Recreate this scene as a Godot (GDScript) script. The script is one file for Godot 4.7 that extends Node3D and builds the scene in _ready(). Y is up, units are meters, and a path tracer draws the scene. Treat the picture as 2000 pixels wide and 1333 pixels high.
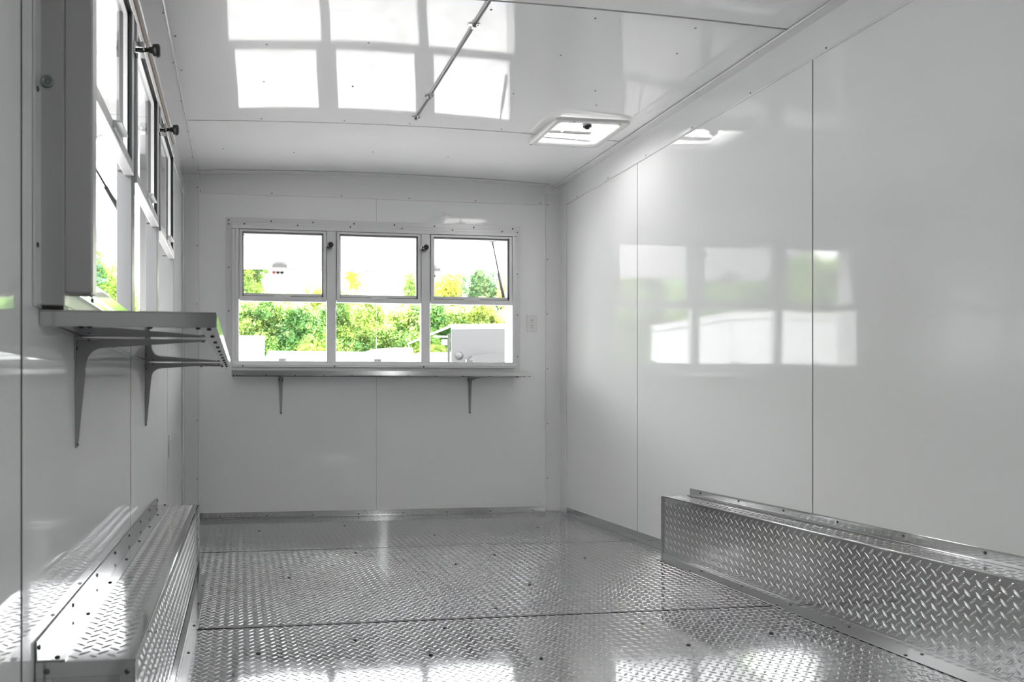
extends Node3D
# A concession trailer's bare interior. Metres, y up; the camera looks along -z with a shifted lens.

const XL := -0.353      # inner face of the left wall
const XR := 2.087       # inner face of the right wall
const ZF := -4.664      # inner face of the far wall
const ZB := 2.3        # inner face of the back wall, behind the camera
const HC := 2.134       # ceiling at its edges; it bows up in the middle
const AMP := 0.00065       # how far a wall panel bows
const FILL_HATCH0 := 1.05      # an added opening behind the camera for fill daylight
const FILL_HATCH1 := 2.15
const GY := -0.62       # ground outside

var M := {}
var rng := RandomNumberGenerator.new()
var wave := FastNoiseLite.new()
var bar_mesh: ArrayMesh
var numbers := {}

# ---------------------------------------------------------------- naming and tags
func numbered(called: String) -> String:
	var n: int = numbers.get(called, 0)
	numbers[called] = n + 1
	return called if n == 0 else "%s_%03d" % [called, n]

func tag(o: Node, label: String, category := "", group := "", kind := "") -> Node:
	if label: o.set_meta("label", label)
	if category: o.set_meta("category", category)
	if group: o.set_meta("group", group)
	if kind: o.set_meta("kind", kind)
	return o

func base(called: String, at := Vector3.ZERO, turn := 0.0) -> Node3D:
	var o := Node3D.new()
	o.name = numbered(called)
	add_child(o, true)
	o.position = at
	o.rotation.y = turn
	return o

func put(called: String, mesh: Mesh, m: Material, parent: Node, at := Vector3.ZERO) -> MeshInstance3D:
	var o := MeshInstance3D.new()
	o.mesh = mesh
	o.material_override = m
	o.position = at
	var k := "%d/%s" % [parent.get_instance_id(), called]
	if parent == self:
		o.name = numbered(called)
	else:
		var n: int = numbers.get(k, 0)
		numbers[k] = n + 1
		o.name = called if n == 0 else "%s_%03d" % [called, n]
	parent.add_child(o, true)
	return o

func part(called: String, st: SurfaceTool, m: Material, parent: Node, at := Vector3.ZERO) -> MeshInstance3D:
	st.generate_normals()
	return put(called, st.commit(), m, parent, at)

# ---------------------------------------------------------------- mesh helpers
func mb(smooth := false) -> SurfaceTool:
	var st := SurfaceTool.new()
	st.begin(Mesh.PRIMITIVE_TRIANGLES)
	st.set_smooth_group(0 if smooth else -1)
	return st

func tri_out(st: SurfaceTool, a: Vector3, b: Vector3, c: Vector3, from: Vector3) -> void:
	if (b - a).cross(c - a).dot((a + b + c) / 3.0 - from) > 0.0:
		var t := b
		b = c
		c = t
	st.add_vertex(a)
	st.add_vertex(b)
	st.add_vertex(c)

func quad_out(st: SurfaceTool, a: Vector3, b: Vector3, c: Vector3, d: Vector3, from: Vector3) -> void:
	tri_out(st, a, b, c, from)
	tri_out(st, a, c, d, from)

# a box between two corners with chamfered edges
func bx(st: SurfaceTool, lo: Vector3, hi: Vector3, ch := 0.0, t := Transform3D()) -> void:
	var mid := (lo + hi) / 2.0
	var h := (hi - lo).abs() / 2.0
	ch = minf(ch, 0.45 * minf(h.x, minf(h.y, h.z)))
	var cen := t * mid
	var p := func(sx: float, sy: float, sz: float, ax: int) -> Vector3:
		var v := Vector3(sx * h.x, sy * h.y, sz * h.z)
		for k in 3:
			if k != ax:
				v[k] -= signf(v[k]) * ch
		return t * (mid + v)
	for ax in 3:
		var b := (ax + 1) % 3
		var c := (ax + 2) % 3
		for s in [-1.0, 1.0]:
			var q := []
			for w in [[-1.0, -1.0], [1.0, -1.0], [1.0, 1.0], [-1.0, 1.0]]:
				var v := Vector3.ZERO
				v[ax] = s
				v[b] = w[0]
				v[c] = w[1]
				q.append(p.call(v.x, v.y, v.z, ax))
			quad_out(st, q[0], q[1], q[2], q[3], cen)
	if ch <= 0.0:
		return
	for ax in 3:
		var b := (ax + 1) % 3
		var c := (ax + 2) % 3
		for s in [-1.0, 1.0]:
			for r in [-1.0, 1.0]:
				var q := []
				for w in [-1.0, 1.0]:
					var v := Vector3.ZERO
					v[ax] = w
					v[b] = s
					v[c] = r
					q.append([p.call(v.x, v.y, v.z, b), p.call(v.x, v.y, v.z, c)])
				quad_out(st, q[0][0], q[0][1], q[1][1], q[1][0], cen)
	for x in [-1.0, 1.0]:
		for y in [-1.0, 1.0]:
			for z in [-1.0, 1.0]:
				tri_out(st, p.call(x, y, z, 0), p.call(x, y, z, 1), p.call(x, y, z, 2), cen)

# a flat outline swept along its normal: points in (x, y), placed by t, from z = 0 to z = depth
func prism(st: SurfaceTool, pts: PackedVector2Array, depth: float, t := Transform3D()) -> void:
	if Geometry2D.is_polygon_clockwise(pts):
		pts.reverse()
	var n := pts.size()
	var idx := Geometry2D.triangulate_polygon(pts)
	for k in range(0, idx.size(), 3):
		var a := pts[idx[k]]
		var b := pts[idx[k + 1]]
		var c := pts[idx[k + 2]]
		if (b - a).cross(c - a) < 0.0:
			var s := b
			b = c
			c = s
		# seen from +z the points run anticlockwise; front faces run clockwise
		for v in [a, c, b]:
			st.add_vertex(t * Vector3(v.x, v.y, depth))
		for v in [a, b, c]:
			st.add_vertex(t * Vector3(v.x, v.y, 0))
	for k in n:
		var a := pts[k]
		var b := pts[(k + 1) % n]
		for v in [Vector3(a.x, a.y, 0), Vector3(b.x, b.y, depth), Vector3(b.x, b.y, 0), Vector3(a.x, a.y, 0), Vector3(a.x, a.y, depth), Vector3(b.x, b.y, depth)]:
			st.add_vertex(t * v)

# (radius, height) profile turned round t's y axis
func lathe(st: SurfaceTool, prof: Array, segs: int, t := Transform3D()) -> void:
	for i in prof.size() - 1:
		var r0: float = prof[i][0]
		var y0: float = prof[i][1]
		var r1: float = prof[i + 1][0]
		var y1: float = prof[i + 1][1]
		for k in segs:
			var a := TAU * k / segs
			var b := TAU * (k + 1) / segs
			var p0 := Vector3(cos(a) * r0, y0, sin(a) * r0)
			var p1 := Vector3(cos(b) * r0, y0, sin(b) * r0)
			var q0 := Vector3(cos(a) * r1, y1, sin(a) * r1)
			var q1 := Vector3(cos(b) * r1, y1, sin(b) * r1)
			for v in [p0, q0, q1, p0, q1, p1]:
				st.add_vertex(t * v)

func tube(st: SurfaceTool, a: Vector3, b: Vector3, r0: float, r1: float, segs := 12) -> void:
	var y := (b - a).normalized()
	var x := y.cross(Vector3(0.31, 0.2, 0.93)).normalized()
	var t := Transform3D(Basis(x, y, x.cross(y)), a)
	var l := a.distance_to(b)
	# profile run downwards gives outward faces
	lathe(st, [[0.0, 0.0], [r0, 0.0], [r1, l], [0.0, l]], segs, t)

# a rivet head on the face whose outward normal is n
func rivet(st: SurfaceTool, at: Vector3, n: Vector3, r := 0.005) -> void:
	var x := n.cross(Vector3(0.31, 0.77, 0.55)).normalized()
	lathe(st, [[r, 0.0], [r * 0.92, r * 0.3], [r * 0.5, r * 0.55], [0.0, r * 0.6]], 8, Transform3D(Basis(x, n, x.cross(n)), at))

func rivets(parent: Node, list: Array, r := 0.005, m: Material = null) -> void:
	if list.is_empty():
		return
	var st := mb()
	for e in list:
		rivet(st, e[0], e[1], r)
	tag(part("rivet_heads", st, m if m else M.rivet, parent), "", "", "", "stuff")

# A thin sheet lying on a frame (u, v, n): its face bows a little, as glued panels do; rectangular holes are left out.
func sheet(called: String, parent: Node, m: Material, o: Vector3, u: Vector3, v: Vector3, n: Vector3, size: Vector2, thick: float, amp: float, seed_at: float, holes := [], bowed := false) -> MeshInstance3D:
	var xs := []
	var ys := []
	for k in int(ceil(size.x / 0.05)) + 1:
		xs.append(size.x * k / ceil(size.x / 0.05))
	for k in int(ceil(size.y / 0.05)) + 1:
		ys.append(size.y * k / ceil(size.y / 0.05))
	for h in holes:
		for e in [h[0], h[2]]:
			if e > 0.001 and e < size.x - 0.001: xs.append(e)
		for e in [h[1], h[3]]:
			if e > 0.001 and e < size.y - 0.001: ys.append(e)
	xs.sort()
	ys.sort()
	var f := func(x: float, y: float) -> float:
		var edge := minf(minf(x, size.x - x), minf(y, size.y - y))
		var k := smoothstep(0.0, 0.12, edge)
		var d := amp * k * (wave.get_noise_2d((x + seed_at) * 1.0, y * 1.0 + seed_at * 3.1) + 0.28 * wave.get_noise_2d((x + seed_at) * 2.7 + 40.0, y * 2.1))
		if bowed:
			d += arch(o + u * x + v * y)
		return d
	var V := PackedVector3Array()
	var N := PackedVector3Array()
	var I := PackedInt32Array()
	for y in ys:
		for x in xs:
			var e := 0.004
			var d: float = f.call(x, y)
			var dx: float = (f.call(x + e, y) - f.call(x - e, y)) / (2.0 * e)
			var dy: float = (f.call(x, y + e) - f.call(x, y - e)) / (2.0 * e)
			V.append(o + u * x + v * y + n * d)
			N.append((n - u * dx - v * dy).normalized())
	var w := xs.size()
	var flip := u.cross(v).dot(n) > 0.0
	for j in ys.size() - 1:
		for i in w - 1:
			var cx: float = (xs[i] + xs[i + 1]) / 2.0
			var cy: float = (ys[j] + ys[j + 1]) / 2.0
			var skip := false
			for h in holes:
				if cx > h[0] and cx < h[2] and cy > h[1] and cy < h[3]:
					skip = true
			if skip:
				continue
			var a := j * w + i
			var q := [a, a + w, a + w + 1, a, a + w + 1, a + 1]
			if not flip:
				q = [a, a + w + 1, a + w, a, a + 1, a + w + 1]
			for k in q: I.append(k)
	# the four edges
	var rim := []
	for i in w: rim.append(i)
	for j in range(1, ys.size()): rim.append(j * w + w - 1)
	for i in range(w - 2, -1, -1): rim.append((ys.size() - 1) * w + i)
	for j in range(ys.size() - 2, 0, -1): rim.append(j * w)
	var mid := o + u * size.x / 2.0 + v * size.y / 2.0
	for k in rim.size():
		var a: Vector3 = V[rim[k]]
		var b: Vector3 = V[rim[(k + 1) % rim.size()]]
		var out := ((a + b) / 2.0 - mid)
		var nn := (b - a).cross(n).normalized()
		if nn.dot(out) < 0.0: nn = -nn
		var s := V.size()
		for p in [a, b, b - n * thick, a - n * thick]:
			V.append(p)
			N.append(nn)
		var good := (b - a).cross(b - n * thick - a).dot(nn) < 0.0
		for t in ([0, 1, 2, 0, 2, 3] if good else [0, 2, 1, 0, 3, 2]):
			I.append(s + t)
	var arr := []
	arr.resize(Mesh.ARRAY_MAX)
	arr[Mesh.ARRAY_VERTEX] = V
	arr[Mesh.ARRAY_NORMAL] = N
	arr[Mesh.ARRAY_INDEX] = I
	var mesh := ArrayMesh.new()
	mesh.add_surface_from_arrays(Mesh.PRIMITIVE_TRIANGLES, arr)
	return put(called, mesh, m, parent)

# one raised lens of tread plate, lying along x with its face up y
func make_bar() -> void:
	var V := PackedVector3Array()
	var N := PackedVector3Array()
	var I := PackedInt32Array()
	var L := 0.0135
	var W := 0.0034
	var H := 0.0015
	var hh := func(s: float, t: float) -> Vector3:
		var w := W * pow(maxf(1.0 - s * s, 0.0), 0.6) + 0.0002
		return Vector3(s * L, H * (1.0 - s * s * s * s) * (1.0 - t * t), t * w)
	for i in 9:
		for j in 5:
			var s := -1.0 + i / 4.0
			var t := -1.0 + j / 2.0
			V.append(hh.call(s, t))
			var nx := 4.0 * H * s * s * s * (1.0 - t * t) / L
			var nz: float = 2.0 * H * (1.0 - s * s * s * s) * t / (W * pow(maxf(1.0 - s * s, 0.0), 0.6) + 0.0004)
			N.append(Vector3(nx, 1.0, nz).normalized())
	for i in 8:
		for j in 4:
			var a := i * 5 + j
			for k in [a, a + 5, a + 6, a, a + 6, a + 1]: I.append(k)
	# clockwise from above: check one
	var c := (V[I[1]] - V[I[0]]).cross(V[I[2]] - V[I[0]])
	var k0 := 12
	c = (V[I[k0 + 1]] - V[I[k0]]).cross(V[I[k0 + 2]] - V[I[k0]])
	if c.y > 0.0:
		for k in range(0, I.size(), 3):
			var s := I[k + 1]
			I[k + 1] = I[k + 2]
			I[k + 2] = s
	var arr := []
	arr.resize(Mesh.ARRAY_MAX)
	arr[Mesh.ARRAY_VERTEX] = V
	arr[Mesh.ARRAY_NORMAL] = N
	arr[Mesh.ARRAY_INDEX] = I
	bar_mesh = ArrayMesh.new()
	bar_mesh.add_surface_from_arrays(Mesh.PRIMITIVE_TRIANGLES, arr)

# the raised pattern of a sheet of tread plate: (u, v) span the face, n its normal
func treads(parent: Node, o: Vector3, u: Vector3, v: Vector3, n: Vector3, size: Vector2, pitch := 0.0325) -> void:
	var list := []
	var half := pitch / 2.0
	var nu := int((size.x - 0.02) / half)
	var nv := int((size.y - 0.02) / half)
	for i in nu + 1:
		for j in nv + 1:
			if (i + j) % 2 == 1:
				continue
			var a := PI / 4.0 if i % 2 == 0 else -PI / 4.0
			var x := u * cos(a) + v * sin(a)
			var p := o + u * (0.01 + i * half) + v * (0.01 + j * half)
			list.append(Transform3D(Basis(x, n, x.cross(n)), p))
	var mm := MultiMesh.new()
	mm.transform_format = MultiMesh.TRANSFORM_3D
	mm.mesh = bar_mesh
	mm.instance_count = list.size()
	for k in list.size():
		mm.set_instance_transform(k, list[k])
	var mi := MultiMeshInstance3D.new()
	mi.multimesh = mm
	mi.material_override = M.tread
	mi.name = "tread_pattern"
	parent.add_child(mi, true)
	tag(mi, "", "", "", "stuff")

# ---------------------------------------------------------------- materials
func mat(called: String, c: Color, rough: float, metal := 0.0, spec := 0.5) -> StandardMaterial3D:
	var m := StandardMaterial3D.new()
	m.resource_name = called
	m.albedo_color = c.linear_to_srgb()
	m.roughness = rough
	m.metallic = metal
	m.metallic_specular = spec
	M[called] = m
	return m

func noise_tex(freq: float, seed_n: int, lo: float, hi: float, stretch := 1.0) -> NoiseTexture2D:
	var n := FastNoiseLite.new()
	n.seed = seed_n
	n.frequency = freq
	n.fractal_octaves = 4
	var g := Gradient.new()
	g.set_color(0, Color(lo, lo, lo))
	g.set_color(1, Color(hi, hi, hi))
	var t := NoiseTexture2D.new()
	t.width = 512
	t.height = 512
	t.seamless = true
	t.noise = n
	t.color_ramp = g
	return t

func triplanar(m: StandardMaterial3D, scale: Vector3) -> void:
	m.uv1_triplanar = true
	m.uv1_world_triplanar = true
	m.uv1_scale = scale

func materials() -> void:
	var w := mat("panel", Color(0.90, 0.90, 0.90), 0.05)
	w.roughness_texture = noise_tex(0.01, 4, 0.75, 1.0)
	w.roughness = 0.05
	w.metallic_specular = 0.6
	triplanar(w, Vector3(0.7, 0.7, 0.7))
	mat("trim", Color(0.84, 0.84, 0.84), 0.12)
	mat("core", Color(0.03, 0.03, 0.03), 0.8)
	mat("grey_sealant", Color(0.13, 0.13, 0.13), 0.6)
	mat("sealant", Color(0.05, 0.05, 0.05), 0.6)
	mat("fine_rivet", Color(0.22, 0.22, 0.22), 0.4, 0.4)
	mat("shell", Color(0.80, 0.80, 0.80), 0.3)
	var f := mat("tread", Color(0.60, 0.60, 0.60), 0.16, 1.0)
	f.roughness_texture = noise_tex(0.012, 7, 0.6, 1.0)
	f.roughness = 0.1
	triplanar(f, Vector3(0.9, 0.9, 0.9))
	var a := mat("alum", Color(0.66, 0.66, 0.66), 0.26, 1.0)
	a.roughness = 0.11
	mat("polish", Color(0.72, 0.72, 0.72), 0.1, 1.0)
	mat("frame", Color(0.74, 0.74, 0.74), 0.32, 0.4)
	mat("dimmed_frame", Color(0.17, 0.17, 0.17), 0.35, 0.4)  # darker copy of the frame metal, holding down glare from outside
	mat("post", Color(0.50, 0.50, 0.50), 0.4, 1.0)
	mat("counter", Color(0.62, 0.62, 0.62), 0.14, 1.0)
	mat("under", Color(0.86, 0.86, 0.86), 0.04, 1.0)
	mat("bracket", Color(0.42, 0.42, 0.42), 0.45, 0.3)
	mat("dark", Color(0.02, 0.02, 0.02), 0.6)
	mat("knob", Color(0.012, 0.012, 0.012), 0.35)
	mat("rivet", Color(0.10, 0.10, 0.10), 0.35, 0.7)
	mat("plastic", Color(0.80, 0.80, 0.79), 0.25)
	mat("wood", Color(0.46, 0.34, 0.22), 0.8)
	var d := mat("dome", Color(0.52, 0.52, 0.52), 0.4)
	d.backlight_enabled = true
	d.backlight = Color(0.8, 0.8, 0.8)
	var g := mat("glass", Color(1, 1, 1), 0.0)
	g.transparency = BaseMaterial3D.TRANSPARENCY_ALPHA
	g.albedo_color.a = 0.1
	mat("white_paint", Color(0.80, 0.80, 0.80), 0.35)
	mat("nose_shade", Color(0.05, 0.05, 0.05), 0.3)  # dark colour standing in for shade on a white trailer nose
	mat("back_wall", Color(0.2, 0.2, 0.2), 0.4)
	mat("moulding", Color(0.045, 0.045, 0.045), 0.4)
	mat("grey_paint", Color(0.30, 0.30, 0.30), 0.4)
	mat("gloss_side", Color(0.42, 0.45, 0.43), 0.03, 1.0)
	var gr := mat("ground", Color(0.12, 0.12, 0.12), 0.9)
	gr.albedo_texture = noise_tex(0.02, 21, 0.75, 1.0)
	triplanar(gr, Vector3(0.3, 0.3, 0.3))
	mat("bark", Color(0.10, 0.08, 0.06), 0.9)
	var l := mat("leaf", Color(1, 1, 1), 0.6)
	l.vertex_color_use_as_albedo = true
	l.backlight_enabled = true
	l.backlight = Color(0.9, 0.9, 0.9)
	l.cull_mode = BaseMaterial3D.CULL_DISABLED
	mat("red", Color(0.45, 0.05, 0.03), 0.4)
	mat("bolt", Color(0.22, 0.26, 0.25), 0.3, 0.8)

# ---------------------------------------------------------------- the room
func arch(p: Vector3) -> float:
	var k := (p.x - (XL + XR) / 2.0) / ((XR - XL) / 2.0)
	return -0.03 * (1.0 - k * k)

func shell() -> void:
	# floor: a dark subfloor, and sheets of tread plate laid across it with a gap between
	var st := mb()
	bx(st, Vector3(XL - 0.07, -0.12, ZF - 0.07), Vector3(XR + 0.07, -0.008, ZB + 0.07))
	var fl := part("floor", st, M.core, self)
	tag(fl, "polished aluminium tread plate floor laid in wide sheets", "floor", "", "structure")
	var zs := [ZF, -3.66, -2.452, -1.24, -0.03, 1.18, ZB]
	for k in 6:
		st = mb()
		bx(st, Vector3(XL, -0.006, zs[k] + (0.006 if k > 0 else 0.001)), Vector3(XR, 0.0, zs[k + 1] - (0.007 if k == 0 else 0.005)), 0.0008)
		var s := part("floor_sheet", st, M.tread, fl)
		treads(s, Vector3(XL, 0, zs[k] + 0.004), Vector3.RIGHT, Vector3.BACK, Vector3.UP, Vector2(XR - XL, zs[k + 1] - zs[k] - 0.012))
	var rv := []
	for p in [[0.55, -3.55], [1.05, -3.95], [0.96, -3.25], [0.6, -4.3], [1.2, -3.42], [0.35, -2.28], [0.66, -2.36], [1.15, -2.86], [1.32, -2.31], [0.05, -2.2], [0.55, -2.12], [0.9, -2.55], [1.6, -3.3], [0.86, -2.05], [1.35, -2.1], [1.68, -2.17], [0.2, -3.1], [0.1, -4.2], [1.7, -4.1]]:
		rv.append([Vector3(p[0], 0.0005, p[1]), Vector3.UP])
	rivets(fl, rv, 0.007)

	# far wall with its window hole
	var wf := base("wall_far")
	tag(wf, "glossy white far wall with three-pane serving window", "wall", "", "structure")
	st = mb()
	var hx0 := -0.035
	var hx1 := 1.755
	var hy0 := 0.95
	var hy1 := 1.82
	var z0 := ZF - 0.07
	var z1 := ZF - 0.008
	bx(st, Vector3(XL - 0.07, -0.12, z0), Vector3(hx0, 2.26, z1))
	bx(st, Vector3(hx1, -0.12, z0), Vector3(XR + 0.07, 2.26, z1))
	bx(st, Vector3(hx0, -0.12, z0), Vector3(hx1, hy0, z1))
	bx(st, Vector3(hx0, hy1, z0), Vector3(hx1, 2.26, z1))
	part("wall_core", st, M.core, wf)
	var seam := 0.855
	var hole := [hx0 - XL, hy0, hx1 - XL, hy1]
	sheet("wall_panel", wf, M.panel, Vector3(XL, 0, ZF), Vector3.RIGHT, Vector3.UP, Vector3.BACK, Vector2(seam - XL - 0.0005, HC + 0.036), 0.006, AMP, 3.0, [hole])
	hole = [hx0 - seam, hy0, hx1 - seam, hy1]
	sheet("wall_panel", wf, M.panel, Vector3(seam + 0.0008, 0, ZF), Vector3.RIGHT, Vector3.UP, Vector3.BACK, Vector2(XR - seam - 0.0008, HC + 0.036), 0.006, AMP, 9.0, [[0.0, hy0, hx1 - seam - 0.0008, hy1]])

	# left wall with its window hole
	var wl := base("wall_left")
	tag(wl, "glossy white panelled left wall with serving window and counter", "wall", "", "structure")
	st = mb()
	var x0 := XL - 0.07
	var x1 := XL - 0.008
	var a0 := -3.265
	var a1 := -1.45
	bx(st, Vector3(x0, -0.12, ZF - 0.008), Vector3(x1, 2.26, a0))
	bx(st, Vector3(x0, -0.12, a1), Vector3(x1, 2.26, ZB + 0.07))
	bx(st, Vector3(x0, -0.12, a0), Vector3(x1, hy0, a1))
	bx(st, Vector3(x0, hy1, a0), Vector3(x1, 2.26, a1))
	part("wall_core", st, M.core, wl)
	var ls := [ZF, -3.668, -2.462, -1.262, -0.05, 1.16, ZB]
	for k in 6:
		var s0: float = ls[k] + 0.006
		var s1: float = ls[k + 1] - 0.006
		# u runs from the near edge to the far one
		if k < 5:
			st = mb()
			bx(st, Vector3(XL - 0.008, 0.0, ls[k + 1] - 0.0065), Vector3(XL - 0.0008, HC, ls[k + 1] + 0.0065))
			part("seam_strip", st, M.sealant, wl)
		sheet("wall_panel", wl, M.panel, Vector3(XL, 0, s1), Vector3.FORWARD, Vector3.UP, Vector3.RIGHT, Vector2(s1 - s0, HC), 0.006, AMP, 20.0 + 5.0 * k, [[s1 - a1, hy0, s1 - a0, hy1]])

	# right wall
	var wr := base("wall_right")
	tag(wr, "blank glossy white right wall of wide panels", "wall", "", "structure")
	st = mb()
	# an added side hatch, open behind the camera, lets in fill daylight
	bx(st, Vector3(XR + 0.008, -0.12, ZF - 0.008), Vector3(XR + 0.07, 2.26, FILL_HATCH0))
	bx(st, Vector3(XR + 0.008, -0.12, FILL_HATCH1), Vector3(XR + 0.07, 2.26, ZB + 0.07))
	bx(st, Vector3(XR + 0.008, 1.95, FILL_HATCH0), Vector3(XR + 0.07, 2.26, FILL_HATCH1))
	bx(st, Vector3(XR + 0.008, -0.12, FILL_HATCH0), Vector3(XR + 0.07, 1.1, FILL_HATCH1))
	part("wall_core", st, M.core, wr)
	var rs := [ZF, -3.70, -2.48, -1.26, -0.04, 1.18, ZB]
	for k in 6:
		var s0: float = rs[k] + 0.0025
		var s1: float = rs[k + 1] - 0.0025
		if k < 5:
			st = mb()
			bx(st, Vector3(XR + 0.0008, 0.0, rs[k + 1] - 0.003), Vector3(XR + 0.008, HC, rs[k + 1] + 0.003))
			part("seam_strip", st, M.grey_sealant, wr)
		sheet("wall_panel", wr, M.panel, Vector3(XR, 0, s0), Vector3.BACK, Vector3.UP, Vector3.LEFT, Vector2(s1 - s0, HC), 0.006, AMP * 0.8, 50.0 + 5.0 * k, [[FILL_HATCH0 - s0, 1.1, FILL_HATCH1 - s0, 1.95]])

	st = mb()
	bx(st, Vector3(XR - 0.01, 1.065, FILL_HATCH0 - 0.035), Vector3(XR + 0.08, 1.985, FILL_HATCH0), 0.003)
	bx(st, Vector3(XR - 0.01, 1.065, FILL_HATCH1), Vector3(XR + 0.08, 1.985, FILL_HATCH1 + 0.035), 0.003)
	bx(st, Vector3(XR - 0.01, 1.95, FILL_HATCH0), Vector3(XR + 0.08, 1.985, FILL_HATCH1), 0.003)
	bx(st, Vector3(XR - 0.01, 1.065, FILL_HATCH0), Vector3(XR + 0.08, 1.1, FILL_HATCH1), 0.003)
	tag(part("window_3", st, M.alum, self), "aluminium frame of an added side hatch behind the camera, open for fill daylight", "window", "", "structure")

	# back wall, behind the camera
	st = mb()
	bx(st, Vector3(XL - 0.07, -0.12, ZB), Vector3(XR + 0.07, 2.26, ZB + 0.07))
	tag(part("wall_back", st, M.back_wall, self), "grey back wall of the trailer behind the camera", "wall", "", "structure")

	# ceiling with the hole of the roof vent
	var ce := base("ceiling")
	tag(ce, "glossy white bowed ceiling of wide panels", "ceiling", "", "structure")
	st = mb()
	var v0 := 1.575
	var v1 := 1.905
	var w0 := -3.80
	var w1 := -3.50
	bx(st, Vector3(XL - 0.07, HC + 0.045, ZF - 0.07), Vector3(v0, HC + 0.056, ZB + 0.07))
	bx(st, Vector3(v1, HC + 0.045, ZF - 0.07), Vector3(XR + 0.07, HC + 0.056, ZB + 0.07))
	bx(st, Vector3(v0, HC + 0.045, ZF - 0.07), Vector3(v1, HC + 0.056, w0))
	bx(st, Vector3(v0, HC + 0.045, w1), Vector3(v1, HC + 0.056, ZB + 0.07))
	part("roof_core", st, M.core, ce)
	var cs := [ZF, -3.775, -2.54, -1.32, -0.1, 1.12, ZB]
	for k in 6:
		var s0: float = cs[k] + 0.005
		var s1: float = cs[k + 1] - 0.005
		sheet("ceiling_panel", ce, M.panel, Vector3(XL, HC, s0), Vector3.RIGHT, Vector3.BACK, Vector3.DOWN, Vector2(XR - XL, s1 - s0), 0.006, AMP, 80.0 + 5.0 * k, [[v0 - XL, w0 - s0, v1 - XL, w1 - s0]], true)
	rv = []
	for p in [[-0.1, -4.2], [0.3, -4.25], [0.75, -4.2], [1.2, -4.22], [0.1, -3.3], [0.1, -2.95], [0.5, -3.32], [0.5, -2.9], [1.25, -3.3], [1.3, -2.9], [1.6, -3.2], [1.75, -2.8], [1.68, -3.35], [-0.25, -3.2], [-0.25, -2.9], [0.1, -3.74], [0.52, -3.74], [0.86, -3.74], [1.35, -3.74], [0.9, -2.6], [1.3, -2.6], [1.7, -2.6], [-0.2, -2.6]]:
		var q := Vector3(p[0], HC, p[1])
		rv.append([q + Vector3(0, -arch(q) - 0.0005, 0), Vector3.DOWN])
	rivets(ce, rv, 0.0042, M.fine_rivet)

	# white angle trims along the corners: two thin legs each
	var tr: Array
	tr = [["long white angle trim along right wall and ceiling", Vector3(2.030, HC - 0.0025, ZF), Vector3(XR, HC - 0.0005, ZB), Vector3(XR - 0.0025, 2.002, ZF), Vector3(XR - 0.0005, HC, ZB)],
		["long white angle trim along left wall and ceiling", Vector3(XL, HC - 0.0035, ZF), Vector3(-0.268, HC - 0.0015, ZB), Vector3(XL + 0.0005, 1.98, ZF), Vector3(XL + 0.0025, HC, ZB)],
		["white angle trim across the far wall under the ceiling", Vector3(-0.258, HC - 0.0045, ZF), Vector3(1.985, HC - 0.0025, ZF + 0.07), Vector3(-0.258, 2.019, ZF + 0.0005), Vector3(1.985, HC, ZF + 0.0025)],
		["upright white corner trim at left of the far wall", Vector3(XL, 0.03, ZF + 0.0035), Vector3(-0.259, 2.09, ZF + 0.0055), Vector3(XL + 0.003, 0.03, ZF), Vector3(XL + 0.005, 2.09, ZF + 0.1)],
		["upright white corner trim at right of the far wall", Vector3(1.986, 0.008, ZF + 0.0035), Vector3(XR, 2.09, ZF + 0.0055), Vector3(XR - 0.005, 0.008, ZF), Vector3(XR - 0.003, 2.09, ZF + 0.1)]]
	var edge := [[], [], [], [], []]
	var z := ZF + 0.25
	while z < -1.0:
		edge[0].append([Vector3(XR - 0.0025, 2.012, z), Vector3.LEFT])
		edge[0].append([Vector3(2.038, HC - 0.0025, z + 0.1), Vector3.DOWN])
		edge[1].append([Vector3(-0.276, HC - 0.0035, z + 0.1), Vector3.DOWN])
		edge[1].append([Vector3(XL + 0.0025, 1.99, z), Vector3.RIGHT])
		z += 0.4
	for k in 6:
		edge[2].append([Vector3(-0.25 + 0.44 * k + (0.0 if k < 5 else -0.0), 2.03, ZF + 0.0025), Vector3.BACK])
	for k in 6:
		edge[3].append([Vector3(-0.268, 0.25 + 0.36 * k, ZF + 0.0055), Vector3.BACK])
		edge[4].append([Vector3(1.996, 0.22 + 0.36 * k, ZF + 0.0055), Vector3.BACK])
	for k in 5:
		st = mb()
		if k == 2:
			var lo: Vector3 = tr[k][1]
			var hi: Vector3 = tr[k][2]
			for j in 24:
				var p0 := lerpf(lo.x, hi.x, j / 24.0)
				var p1 := lerpf(lo.x, hi.x, (j + 1) / 24.0)
				var u0 := -arch(Vector3(p0, 0, 0))
				var u1 := -arch(Vector3(p1, 0, 0))
				var sh := Transform3D(Basis(Vector3(1, (u1 - u0) / (p1 - p0), 0), Vector3(0, 1, 0), Vector3(0, 0, 1)), Vector3(p0, u0, 0))
				bx(st, Vector3(0, lo.y, lo.z), Vector3(p1 - p0, hi.y, hi.z), 0.0, sh)
				bx(st, Vector3(0, lo.y, hi.z - 0.003), Vector3(p1 - p0, hi.y - 0.003, hi.z), 0.0, sh)
				bx(st, Vector3(0, 2.019 - u0, ZF + 0.0005), Vector3(p1 - p0, HC - 0.003, ZF + 0.0025), 0.0, Transform3D(Basis(), Vector3(p0, u0, 0)))
			bx(st, Vector3(lo.x, 2.017, ZF + 0.0005), Vector3(hi.x, 2.023, ZF + 0.0048), 0.0012)
		else:
			bx(st, tr[k][1], tr[k][2], 0.0006)
			bx(st, tr[k][3], tr[k][4], 0.0006)
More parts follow.
